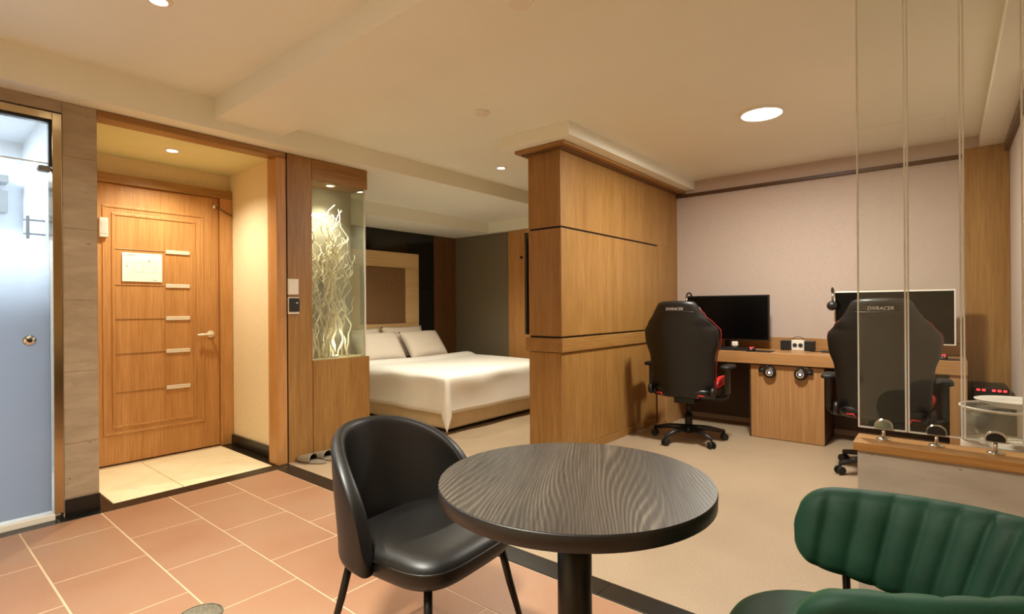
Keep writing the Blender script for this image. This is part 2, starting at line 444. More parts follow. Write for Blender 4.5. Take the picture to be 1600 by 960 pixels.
# alcove walls
struct(B(0.70, 0.80, 4.12, 5.3, 0, 2.414).build('wall_alcove_left', 'cream_wall'))
struct(B(2.04, 2.14, 4.10, YH, 0, 2.415).build('wall_alcove_right', 'cream_wall'), 'cream wall of the entrance alcove')
struct(B(0.80, 2.14, YD+0.035, YD+0.14, 0, 2.415).build('wall_door', 'cream_wall'), 'cream wall above the entrance door')
struct(B(2.018, 2.042, 4.02, 4.93, 0.0, 0.085).build('baseboard_alcove', 'black_stone', bevel=0.004), 'black stone baseboard in the entrance alcove')
struct(B(0.80, 2.04, 4.085, YD+0.035, 2.404, 2.4145).build('ceiling_alcove', plain('lamp_tinted_paint', srgb(226, 222, 172), 0.85, var=0.02)), 'entrance alcove ceiling with the yellow green lamp tint in its colour')  # yellow green cast of the alcove lamp painted into the ceiling colour
# oak casing of the alcove opening
struct(B(1.957, 2.032, YE+0.002, 4.10, 0, 2.368).build('trim_7', 'oak_door', bevel=0.003), 'light oak jamb of the entrance alcove')
struct(B(0.857, 2.032, YE+0.002, 4.08, 2.370, 2.413).build('trim_8', 'oak_x', bevel=0.003), 'oak lintel over the entrance alcove')

# ---- entrance door
d1 = bpy.data.objects.new('door_1', None); COL.objects.link(d1); d1.location = (0, YD, 0)
struct(d1, 'oak veneer entrance door with silver inlay strips')
fr = MB(); fr.box(0.90, 2.038, -0.045, 0.03, 2.180, 2.252)
fr.build('frame_head', 'oak_x', d1, bevel=0.004)
B(1.938, 2.038, -0.045, 0.03, 0.0, 2.180).build('frame_jamb', 'oak_door', d1, bevel=0.004)
B(0.86, 0.945, -0.045, 0.03, 0.0, 2.180).build('frame_jamb', 'oak_door', d1, bevel=0.004)
leaf = B(0.948, 1.934, -0.012, 0.025, 0.008, 2.177).build('leaf', 'oak_door', d1, bevel=0.002)
def rect_mould(x0, x1, z0, z1, wd=0.012, d=0.006):
    m = MB()
    for a, b, c, e in ((x0, x1, z1-wd, z1), (x0, x1, z0, z0+wd), (x0, x0+wd, z0+wd, z1-wd), (x1-wd, x1, z0+wd, z1-wd)):
        m.box(a, b, -0.012-d, -0.011, c, e)
    return m
rect_mould(1.10, 1.812, 0.232, 2.014, 0.022, 0.007).build('moulding', 'oak_door', d1, bevel=0.005)
rect_mould(1.158, 1.748, 0.282, 1.957, 0.022, 0.007).build('moulding', 'oak_door', d1, bevel=0.005)
B(1.514, 1.520, -0.0165, -0.011, 0.305, 1.94).build('seam', 'oak_door', d1, bevel=0.002)
for z in (1.676, 1.396, 1.128, 0.858, 0.558):
    B(1.182, 1.512, -0.0165, -0.011, z-0.003, z+0.004).build('seam', 'oak_x', d1, bevel=0.002)
    B(1.522, 1.70, -0.022, -0.011, z-0.016, z+0.016).build('inlay_strip', 'satin', d1, bevel=0.003, label='satin silver inlay strip')
hd = MB().cyl((1.862, -0.012, 0.985), (1.862, -0.022, 0.985), 0.030, seg=24).build('handle_rose', 'satin', d1, smooth=False, bevel=0.003)
hm = MB(); hm.cyl((1.862, -0.02, 0.985), (1.862, -0.062, 0.985), 0.012, seg=14)
hm.tube([(1.868, -0.06, 0.985), (1.84, -0.064, 0.986), (1.79, -0.062, 0.984), (1.742, -0.058, 0.982)], [0.012, 0.0115, 0.010, 0.009], 12)
hm.build('handle_lever', 'satin', hd, smooth=True, label='satin lever handle')
kb = MB().lathe([(0, 0), (0.012, 0.002), (0.016, 0.012), (0.012, 0.024), (0, 0.028)], 16).build('door_guard_knob', 'satin', d1, smooth=True, tf=Matrix.Translation((1.895, -0.012, 2.10)) @ Matrix.Rotation(PI/2, 4, 'X'))
MB().tube([(1.90, -0.036, 2.098), (1.95, -0.06, 2.07), (2.03, -0.062, 2.03)], 0.006, 8).build('door_guard_arm', 'brown', d1, smooth=True)
pl = tag(B(1.224, 1.495, YD-0.0215, YD-0.0195, 1.425, 1.652).build('notice_sheet', 'paper'), 'white evacuation plan sheet stuck on the oak entrance door', 'notice')
lm = MB()
for a, b, c, d in ((1.255, 1.315, 1.632, 1.637), (1.43, 1.46, 1.436, 1.440), (1.25, 1.26, 1.54, 1.55), (1.40, 1.412, 1.585, 1.597),
                   (1.30, 1.45, 1.578, 1.5795), (1.30, 1.3015, 1.50, 1.578), (1.45, 1.4515, 1.50, 1.578), (1.30, 1.45, 1.50, 1.5015), (1.36, 1.3615, 1.50, 1.578), (1.36, 1.45, 1.54, 1.5415)):
    lm.box(a, b, YD-0.0222, YD-0.0216, c, d)
lm.build('printed_plan', 'ink', pl)
sn = thing('door_sensor', 'small pale grey sensor box on the door beside the travertine column', 'sensor', (1.105, YD-0.019, 1.83))
B(-0.028, 0.028, -0.03, 0, -0.075, 0.075).build('housing', plain('pale_grey_plastic', srgb(196, 190, 180), 0.5), sn, bevel=0.006)
B(-0.018, 0.018, -0.032, -0.029, -0.05, 0.05).build('cover', plain('light_grey_cover', srgb(186, 180, 170), 0.5), sn, bevel=0.002)

# ---- glass shower door, frame and white bathroom behind
w1 = bpy.data.objects.new('window_1', None); COL.objects.link(w1); struct(w1, 'frosted glass bathroom door in a brass coloured steel frame')
B(0.647, 0.690, YE-0.006, 4.06, 0.03, 2.335).build('frame_post', 'steel', w1, bevel=0.002)
B(-0.6, 0.647, YE-0.006, 4.06, 2.292, 2.335).build('frame_head', 'steel', w1, bevel=0.002)
B(0.634, 0.646, YE+0.01, YE+0.05, 2.03, 2.29).build('seal', 'black_plastic', w1)
B(-0.6, 0.634, YE+0.01, YE+0.05, 2.278, 2.291).build('seal', 'black_plastic', w1)
B(-0.6, 0.632, YE+0.026, YE+0.034, 2.050, 2.277).build('transom_pane', 'pane_clear', w1)
dp = B(-0.30, 0.640, YE+0.024, YE+0.034, 0.05, 2.042).build('door_pane', 'frost', w1)
B(-0.30, 0.640, YE+0.023, YE+0.035, 2.042, 2.048).build('pane_edge', 'glass_edge', w1)
B(-0.60, -0.305, YE+0.024, YE+0.034, 0.05, 2.042).build('side_pane', 'frost', w1)
hg = MB().box(0.585, 0.645, YE+0.0, YE+0.06, 1.995, 2.028).build('hinge', 'grey_plastic', w1, bevel=0.012, label='dark grey pivot hinge')
lk = MB().lathe([(0, 0), (0.030, 0), (0.030, 0.006), (0.022, 0.012), (0, 0.013)], 28, (0, 0, 0)).build('lock_plate', 'chrome', w1, smooth=True,
     tf=Matrix.Translation((0.548, YE+0.024, 1.033)) @ Matrix.Rotation(PI/2, 4, 'X'))
MB().lathe([(0, 0), (0.011, 0), (0.011, 0.006), (0, 0.007)], 16).build('lock_cylinder', 'black_metal', lk, smooth=True,
     tf=Matrix.Translation((0.548, YE+0.012, 1.033)) @ Matrix.Rotation(PI/2, 4, 'X'))
struct(B(-0.6, 0.650, YE-0.012, 4.06, 0.0, 0.035).build('trim_9', 'white_metal', bevel=0.003), 'pale sill under the frosted glass door')
bw = MB(); bw.box(XL, 0.70, 5.1, 5.2, 0, 2.415); bw.box(XL, XL+0.02, 4.12, 5.2, 0, 2.415)
struct(bw.build('wall_bathroom', 'tile_white'), 'white tiled bathroom wall behind the glass')
struct(B(0.672, 0.698, 4.122, 5.15, 0, 2.4).build('wall_bathroom_side', 'tile_white'))
struct(B(XL, 0.69, 4.125, 5.1, 2.395, 2.414).build('ceiling_bathroom', 'tile_white'))
struct(B(XL, 0.68, 4.07, 5.1, -0.01, 0.002).build('floor_bathroom', 'tile_white'))
for lab_, xa, xb in (('short chrome towel rack seen through the clear top of the glass door', 0.592, 0.672), ('chrome towel rack at the left picture edge behind the glass', 0.25, 0.438)):
    tr = thing('towel_rack', lab_, 'towel rack', (xa, 4.32, 1.71), 0, 'towel racks in the bathroom')
    for dz in (0.045, -0.04):
        MB().tube([(-0.02 if xa > 0.5 else 0, 0, dz), (xb-xa, 0, dz)], 0.006, 10).build('rail', 'grey_plastic', tr, smooth=True)
    if xa > 0.5: MB().box(-0.008, 0.008, -0.012, 0.012, -0.07, 0.07).build('bracket', 'grey_plastic', tr, bevel=0.003)
    else: MB().box(-0.008, 0.008, -0.012, 0.78, -0.07, 0.07).build('bracket', 'grey_plastic', tr, bevel=0.003)
sh = thing('bath_shelf', 'pale shelf box on the bathroom wall at the left edge', 'shelf', (0.30, 5.1, 1.88))
B(-0.28, 0.285, -0.10, 0, 0.0, 0.15).build('body', 'grey_plastic', sh, bevel=0.004)
B(-0.28, 0.285, -0.14, 0, 0.20, 0.25).build('ledge', 'grey_plastic', sh, bevel=0.003)
lb = thing('bathroom_fill_lamp', 'unseen cool lamp added in the bathroom in place of daylight', 'ceiling lamp', (0.0, 4.62, 2.3945))  # added lamp out of view, stands in for daylight behind the glass
MB().lathe([(0, -0.03), (0.11, -0.03), (0.13, 0), (0, 0)], 28).build('diffuser', 'lamp_on', lb, smooth=True)
lamp('bath_fill_light', 'AREA', (0, 0, -0.035), P_BATH, (0.84, 0.93, 1.0), 0.5, parent=lb)

# ---- oak display wall with the twig case
wd = bpy.data.objects.new('wall_display', None); COL.objects.link(wd); struct(wd, 'oak clad wall with a lit glass case of white twigs')
B(2.042, 2.246, YE, 4.20, 0.0, 2.412).build('upright_panel', 'oak', wd, bevel=0.002)
B(2.248, 2.782, YE-0.004, 4.20, 0.0, 0.778).build('lower_panel', 'oak', wd, bevel=0.002)
B(2.248, 2.772, YE-0.004, 4.20, 2.246, 2.412).build('header_panel', 'oak_x', wd, bevel=0.002)
B(2.034, 2.042, YE+0.004, 4.1, 0.0, 2.412).build('shadow_gap', 'groove', wd)
B(2.248, 2.756, YE+0.01, YE+0.018, 0.7785, 2.2455).build('front_pane', 'glass_case', wd)
B(2.748, 2.756, YE+0.0185, 4.1795, 0.7785, 2.2455).build('side_pane', 'glass_case', wd)
B(2.7455, 2.7580, YE+0.006, YE+0.0185, 0.7785, 2.2455).build('pane_edge', 'glass_edge', wd)
B(2.248, 2.756, 4.18, 4.19, 0.7785, 2.2455).build('back_pane', 'glass_back', wd)
B(2.25, 2.745, YE+0.02, 4.178, 0.7785, 0.784).build('case_floor', 'marble', wd)
rt = random.Random(11)
def twig(i):
    x = rt.uniform(2.275, 2.66); y = rt.uniform(4.00, 4.15); top = rt.uniform(1.75, 2.12)
    if x > 2.6: top -= 0.15
    n = 26; pts = []; rr = []
    ph = [rt.uniform(0, 6.28) for _ in range(6)]; drift = rt.uniform(-0.06, 0.06)
    for k in range(n+1):
        t = k/n; z = 0.786+t*(top-0.786)
        a = 0.016+0.026*t
        px = x+drift*t+a*math.sin(ph[0]+t*17)+0.5*a*math.sin(ph[1]+t*41)
        py = y+0.6*a*math.sin(ph[2]+t*19)
        pts.append((min(max(px, 2.262), 2.735), min(max(py, 3.985), 4.168), z)); rr.append(0.0088*(1-0.55*t))
    m = MB().tube(pts, rr, 6)
    for _ in range(3):
        k = rt.randint(7, n-4); b = pts[k]; s_ = rt.choice((-1, 1)); L = rt.uniform(0.1, 0.22); bp = []
        q1 = rt.uniform(0, 6.28)
        for j in range(8):
            t = j/7
            bp.append((min(max(b[0]+s_*0.06*math.sin(t*2.2)+0.018*math.sin(q1+t*9)-0.018*math.sin(q1), 2.26), 2.738),
                       min(max(b[1]+0.012*math.sin(q1+t*7), 3.985), 4.168), min(b[2]+L*t, 2.235)))
        m.tube(bp, [0.005*(1-0.6*j/7) for j in range(8)], 5)
    m.build('branch', 'twig', tw, smooth=True)
tw = thing('twig_arrangement', 'curly white painted willow branches standing in the lit glass case', 'branches', (0, 0, 0))
for i in range(24): twig(i)
ul = thing('case_fill_uplight', 'small round uplight added on the floor of the glass twig case as fill light', 'uplight', (2.50, 4.035, 0.784))  # added fixture, evens out the light on the twigs from below
MB().lathe([(0, 0), (0.03, 0), (0.03, 0.012), (0.024, 0.014), (0, 0.014)], 24).build('housing', 'chrome', ul)
MB().lathe([(0, 0.0142), (0.022, 0.0142), (0.022, 0.016), (0, 0.016)], 24).build('lens', 'lamp_small', ul)
lamp('case_fill_light', 'SPOT', (0, 0, 0.03), P_CASE*0.1, WARM, 0.02, spot=130, parent=ul).rotation_euler = (PI, 0, 0)
sp = thing('wall_switch', 'blank pale switch plate above the card holder on the oak display wall', 'switch', (2.082, YE, 1.372))
B(-0.044, 0.044, -0.009, 0, -0.062, 0.062).build('plate', 'white_metal', sp, bevel=0.003)
B(-0.036, 0.036, -0.011, -0.008, -0.054, 0.054).build('rocker', 'white_metal', sp, bevel=0.002)
ch = thing('key_card_holder', 'black key card holder in a silver frame on the oak display wall', 'card holder', (2.083, YE, 1.224))
B(-0.046, 0.046, -0.012, 0, -0.066, 0.066).build('frame', 'satin', ch, bevel=0.003)
B(-0.038, 0.042, -0.020, -0.011, -0.048, 0.060).build('reader', 'black_plastic', ch, bevel=0.003)
B(0.014, 0.03, -0.0215, -0.019, 0.018, 0.026).build('indicator', 'white_metal', ch)

# ---- oak partition between bed and desks
pw = bpy.data.objects.new('wall_partition', None); COL.objects.link(pw); struct(pw, 'oak clad partition with dark grooves and a wooden band')
PX0, PY0, PY1 = 3.402, 2.32, 2.637
B(PX0+0.012, XR, PY0+0.012, PY1-0.006, 0, 2.43).build('core', 'groove', pw)
B(PX0, XR, PY0, PY1, 0.062, 0.838).build('lower_panel', 'oak', pw, bevel=0.002)
B(PX0, XR, PY0-0.002, PY1+0.002, 0.0, 0.06).build('base_board', 'oak_x', pw)
B(PX0, XR, PY0-0.014, PY0, 0.0, 0.062).build('skirting', 'oak_x', pw, bevel=0.003)
B(PX0-0.018, XR, PY0-0.020, PY1+0.024, 0.843, 0.953).build('band', 'oak_x', pw, bevel=0.003)
B(PX0-0.006, 5.156, PY0-0.006, PY1-0.004, 0.968, 1.818).build('middle_panel', 'oak', pw, bevel=0.002)
B(5.178, XR, PY0, PY1, 0.9535, 1.8338).build('side_panel', 'oak', pw, bevel=0.002)
B(PX0, XR, PY0, PY1, 1.834, 2.43).build('upper_panel', 'oak', pw, bevel=0.002)
B(PX0-0.10, XR, PY0-0.10, PY1+0.06, 2.436, 2.461).build('crown_board', 'oak_x', pw, bevel=0.003)
B(PX0-0.05, XR, PY0-0.05, PY1+0.03, 2.428, 2.437).build('crown_moulding', 'brown', pw)

# ---- bedroom wall cladding
hw = bpy.data.objects.new('wall_cladding', None); COL.objects.link(hw); struct(hw, 'black glossy panels and brown veneer behind the headboard')
for xa, xb in ((2.9, 3.48), (3.483, 4.07), (4.073, 4.66), (4.663, 5.243)):
    for za, zb in ((0, 0.50), (0.503, 1.47), (1.473, 2.263)):
        B(xa, xb, 5.832, YH-0.001, za, zb).build('panel', 'black_panel', hw, bevel=0.0015, seg=1)
B(5.247, XR-0.001, 5.826, YH-0.001, 0, 2.263).build('side_panel', 'brown', hw, bevel=0.002)
d2 = bpy.data.objects.new('door_2', None); COL.objects.link(d2); struct(d2, 'golden oak door in the dim wall beside the bed')
B(XR-0.04, XR-0.001, 3.70, 4.742, 0, 2.262).build('leaf', 'oak_door', d2, bevel=0.003)
MB().lathe([(0, 0), (0.014, 0), (0.02, 0.02), (0.014, 0.035), (0, 0.04)], 18).build('door_stop', 'black_plastic', d2, smooth=True,
    tf=Matrix.Translation((XR-0.04, 4.495, 1.88)) @ Matrix.Rotation(-PI/2, 4, 'Y'))

# ---- low wall, cap, glass screen
struct(B(XW, 2.592, -0.373, 0.277, 0, 0.632).build('wall_low', 'travertine2', bevel=0.002), 'pale travertine low wall under the glass screen')
struct(B(XW-0.016, 2.604, -0.373, 0.290, 0.633, 0.667).build('trim_10', 'cap', bevel=0.003), 'golden wooden cap board on the low wall')

# ================================================================== LAMPS
def disc_lamp(label, loc, r, power, name='ceiling_lamp', col=NEUT, spread=180):
    t = thing(name, label, 'ceiling lamp', loc)
    MB().lathe([(r*0.9, 0), (r, 0), (r, -0.018), (r*0.9, -0.02)], 40).build('rim', 'white_metal', t, smooth=False)
    MB().lathe([(0, -0.0195), (r*0.89, -0.0195), (r*0.89, -0.002), (0, -0.002)], 40).build('diffuser', 'lamp_on', t)
    lo = lamp('lamp_light', 'AREA', (0, 0, -0.03), power, col, r*1.8, parent=t)
    lo.data.spread = math.radians(spread)
    return t
def downlight(label, loc, power, spot=140, col=WARM, r=0.045, size=0.04, blend=0.8):
    t = thing('downlight', label, 'downlight', loc)
    MB().lathe([(r*0.8, 0), (r*1.25, 0), (r*1.2, -0.006), (r*0.8, -0.008)], 28).build('rim', 'white_metal', t)
    MB().lathe([(0, -0.004), (r*0.8, -0.004), (r*0.8, -0.001), (0, -0.001)], 28).build('lens', 'lamp_small', t)
    if power: lamp('lamp_light', 'SPOT', (0, 0, -0.02), power, col, size, spot=spot, parent=t, blend=blend)
    return t
disc_lamp('round glowing ceiling lamp above the gaming desks', (3.973, 1.002, 2.56), 0.145, P_DESK)
downlight('small lit downlight left of the wooden partition top', (3.884, 3.341, 2.56), P_BED)
downlight('lit downlight in the raised ceiling at the top edge', (0.832, 2.777, 2.62), P_TRAY)
downlight('lit downlight in the entrance alcove ceiling', (1.430, 4.50, 2.404), P_ENTRY)
downlight('bright downlight inside the top of the glass twig case', (2.46, 4.03, 2.2455), P_CASE, spot=96, r=0.035)
disc_lamp('unseen round lamp added over the seating corner as fill light', (0.30, 1.30, 2.62), 0.15, P_SEAT_FILL, spread=125)  # added fill lamp out of view, lights the table and seats
t = thing('smoke_detector', 'small pale round smoke detector in the middle of the ceiling', 'smoke detector', (2.692, 2.489, 2.56))
MB().lathe([(0, 0), (0.052, 0), (0.052, -0.012), (0.046, -0.02), (0, -0.02)], 30).build('base', 'white_metal', t)
MB().lathe([(0, -0.02), (0.034, -0.02), (0.03, -0.034), (0, -0.036)], 30).build('sensor_cap', 'white_metal', t)
t = thing('ceiling_speaker', 'pale round ceiling cover at the top edge of the dropped band', 'ceiling cover', (1.731, 1.376, 2.48))
MB().lathe([(0, 0), (0.052, 0), (0.050, -0.006), (0, -0.008)], 30).build('cover', 'white_metal', t)
MB().lathe([(0.05, 0), (0.058, 0), (0.056, -0.005), (0.05, -0.005)], 30).build('rim', 'paint', t)
t = thing('ceiling_hatch', 'faint flat access panel in the ceiling near the far wall', 'ceiling panel', (5.12, 0.28, 2.56))
B(-0.25, 0.25, -0.275, 0.275, -0.006, 0.0).build('panel', 'paint', t, bevel=0.002)
B(-0.22, 0.22, -0.262, -0.25, -0.010, -0.005).build('slot', 'paint', t)
B(-0.22, 0.22, -0.235, -0.223, -0.010, -0.005).build('slot', 'paint', t)

# ================================================================== OBJECTS
def superlayers(m, layers, n=40, e=3.2):
    # stacked superellipse outlines: (half x, half y, z, x offset, y offset)
    rings = []
    for hx, hy, z, ox, oy in layers:
        r = []
        for k in range(n):
            a = 2*PI*k/n; c, s = math.cos(a), math.sin(a)
            r.append((ox+hx*math.copysign(abs(c)**(2/e), c), oy+hy*math.copysign(abs(s)**(2/e), s), z))
        rings.append(r)
    return m.rings(rings)

# ---------------------------------------------------------------- round table
tb = thing('bistro_table', 'round dark ash bistro table on a black column in the foreground', 'table', (1.174, 0.764, 0), math.radians(-60))
MB().lathe([(0, 0.7475), (0.351, 0.7475), (0.354, 0.7500), (0, 0.7500)], 96).build('table_top', 'tabletop', tb)
MB().lathe([(0, 0.710), (0.349, 0.710), (0.3545, 0.714), (0.3555, 0.746), (0.3535, 0.7495), (0.350, 0.7475), (0, 0.7474)], 96).build('rim', 'black_plastic', tb, smooth=True)
MB().cyl((0, 0, 0.02), (0, 0, 0.709), 0.045, seg=40).build('column', 'black_metal', tb, smooth=True)
MB().lathe([(0, 0.0), (0.20, 0.0), (0.205, 0.006), (0.19, 0.014), (0.06, 0.022), (0, 0.022)], 48).build('foot_plate', 'black_metal', tb, smooth=True)
MB().lathe([(0, 0.696), (0.11, 0.701), (0.11, 0.7095), (0, 0.7095)], 32).build('mounting_plate', 'black_metal', tb)

# ---------------------------------------------------------------- black chair
bc = thing('dining_chair', 'black leatherette chair with a rounded wraparound back beside the round table', 'chair', (1.185, 1.37, 0), math.radians(4))
PM = math.radians(98)
def shell(u, v):
    ph = (u*2-1)*PM
    f = max(0.0, 1-abs(ph/PM)**2.5)**0.5
    zt = 0.42+0.372*f; z0 = 0.395
    z = z0+(zt-z0)*v
    rx, ry = 0.252, 0.245
    k = 1+0.10*max(0, z-0.45)
    back = 0.20*max(0, z-0.45)*max(0, math.cos(ph))
    squeeze = 1.0-0.22*max(0, (z-0.60)/0.22)**2*abs(math.sin(ph))*0.4
    return (rx*math.sin(ph)*k*squeeze, ry*math.cos(ph)+back+0.015, z)
MB().grid(shell, 30, 10).build('backrest', 'leather', bc, smooth=True, solid=0.046, sub=2)
m = MB()
superlayers(m, [(0.20, 0.20, 0.372, 0, -0.01), (0.225, 0.228, 0.380, 0, -0.012), (0.234, 0.238, 0.405, 0, -0.014), (0.234, 0.240, 0.435, 0, -0.014), (0.226, 0.230, 0.458, 0, -0.012),
    (0.19, 0.19, 0.474, 0, -0.01), (0.12, 0.12, 0.478, 0, 0), (0.03, 0.03, 0.478, 0, 0)], 44, 4.2)
m.build('seat', 'leather', bc, smooth=True, sub=1)
sm = []
for k in range(25):
    a = PI+PI*k/24; c, s_ = math.cos(a), math.sin(a)
    sm.append((0.2335*math.copysign(abs(c)**(2/4.2), c), -0.014+0.2395*math.copysign(abs(s_)**(2/4.2), s_), 0.436))
MB().tube(sm, 0.0035, 6).build('seat_seam', 'leather', bc, smooth=True)
for sx, sy in ((-1, -1), (1, -1), (-1, 1), (1, 1)):
    MB().tube([(sx*0.175, sy*0.175-0.01, 0.385), (sx*0.198, sy*0.198-0.01, 0.25), (sx*0.245, sy*0.25-0.01, 0.0)], [0.013, 0.0125, 0.008], 14).build('leg', 'black_metal', bc, smooth=True)
MB().box(-0.17, 0.17, -0.18, 0.16, 0.362, 0.376).build('seat_frame', 'black_metal', bc, bevel=0.004)

# ---------------------------------------------------------------- green chair
gc = thing('barrel_chair', 'green velvet chair with a channel tufted curved back at the lower right', 'chair', (1.296, 0.066, 0), math.radians(190.5))
GR, EA, EB, EY = 0.285, 0.262, 0.445, -0.200; NCH = 21
def gplan(s, r):
    # plan of the back: half an ellipse that opens to the front (local -Y)
    a = s*PI/2*1.0; e = r-GR
    nx, ny = math.sin(a)/EA, math.cos(a)/EB
    k = math.hypot(nx, ny)
    return (EA*math.sin(a)+e*nx/k, EY+EB*math.cos(a)+e*ny/k)
def gsec(s):
    a = abs(s)
    hh = (0.122-0.034*a**2.0)*(1 if a < 0.86 else max(0.10, max(0.0, 1-((a-0.86)/0.14)**3)**0.4))
    mid = 0.646-0.004*a
    sc = 0.012*abs(math.sin(PI*NCH*(s+1)/2))**0.6
    if a > 0.93: sc *= (1-a)/0.07
    th = 0.056*(1 if a < 0.92 else max(0.3, math.sqrt(max(0.0, 1-((a-0.92)/0.08)**2))))
    out = []
    prof = [(-0.5, -0.75), (-0.5, -0.4), (-0.5, 0.0), (-0.5, 0.4), (-0.5, 0.75), (-0.3, 0.95), (0.0, 1.0), (0.3, 0.95), (0.5, 0.75), (0.5, 0.3), (0.5, -0.3), (0.5, -0.75), (0.3, -0.95), (0, -1.0), (-0.3, -0.95)]
    for r, h in prof:
        z = mid+h*hh
        bul = sc if (r < -0.4 and abs(h) < 0.5) else (sc*0.7 if r < -0.2 else 0)
        rr = GR+r*th-bul+0.25*(z-mid)
        lift = 0
        p = gplan(s, rr)
        out.append((p[0], p[1]+0.22*(z-mid)*max(0, 1-0.3*a), z+lift))
    return out
NS = 182
MB().rings([gsec(-1+2*i/NS) for i in range(NS+1)]).build('backrest', 'velvet', gc, smooth=True)
m = MB()
superlayers(m, [(0.21, 0.22, 0.405, 0, -0.06), (0.240, 0.255, 0.412, 0, -0.07), (0.252, 0.268, 0.435, 0, -0.075), (0.252, 0.268, 0.462, 0, -0.075), (0.240, 0.255, 0.484, 0, -0.07),
    (0.20, 0.21, 0.496, 0, -0.06), (0.1, 0.1, 0.499, 0, -0.02), (0.02, 0.02, 0.499, 0, -0.02)], 44, 2.6)
m.build('seat', 'velvet', gc, smooth=True, sub=1)
for sx in (-1, 1):
    for q in (0.84, 0.35):
        p = gplan(sx*q, 0.280); p2 = gplan(sx*q, 0.20)
        MB().tube([(p[0], p[1], 0.60), (p[0]*0.97, p[1]*0.97, 0.50), (p2[0], p2[1], 0.40)], 0.009, 10).build('back_rod', 'black_metal', gc, smooth=True)
    for sy in (-1, 1):
        MB().tube([(sx*0.19, sy*0.18-0.02, 0.41), (sx*0.235, sy*0.24-0.02, 0.0)], [0.013, 0.009], 12).build('leg', 'black_metal', gc, smooth=True)
MB().box(-0.2, 0.2, -0.22, 0.18, 0.392, 0.408).build('seat_frame', 'black_metal', gc, bevel=0.004)

# ---------------------------------------------------------------- gaming chairs (local +X is the front)
def interp(tab, z):
    if z <= tab[0][0]: return tab[0][1]
    for (a, b), (c, d) in zip(tab[:-1], tab[1:]):
        if z <= c:
            t_ = (z-a)/(c-a); t_ = t_*t_*(3-2*t_); return b+(d-b)*t_
    return tab[-1][1]
WT = [(0.40, 0.225), (0.47, 0.250), (0.62, 0.255), (0.76, 0.268), (0.90, 0.306), (0.985, 0.312), (1.06, 0.262), (1.12, 0.205), (1.17, 0.180), (1.215, 0.160), (1.245, 0.125)]
def gback(u, v, dx=0.0):
    s_ = 2*u-1; z = 0.41+(1.245-0.41)*v
    wdt = interp(WT, z)
    wing = (0.11 if z < 1.05 else 0.06)*abs(s_)**3
    xr = -0.215-(z-0.45)*0.15
    zt = z - (0.02*abs(s_)**4 if v > 0.9 else 0)
    return (xr+wing+dx, s_*wdt, zt)
def text_mesh(txt, size, name):
    c = bpy.data.curves.new(name, 'FONT'); c.body = txt; c.size = size; c.align_x = 'CENTER'; c.align_y = 'CENTER'; c.extrude = 0.0008
    c.shear = 0.2
    o = bpy.data.objects.new(name+'_tmp', c)
    me = bpy.data.meshes.new_from_object(o)
    bpy.data.objects.remove(o); return me
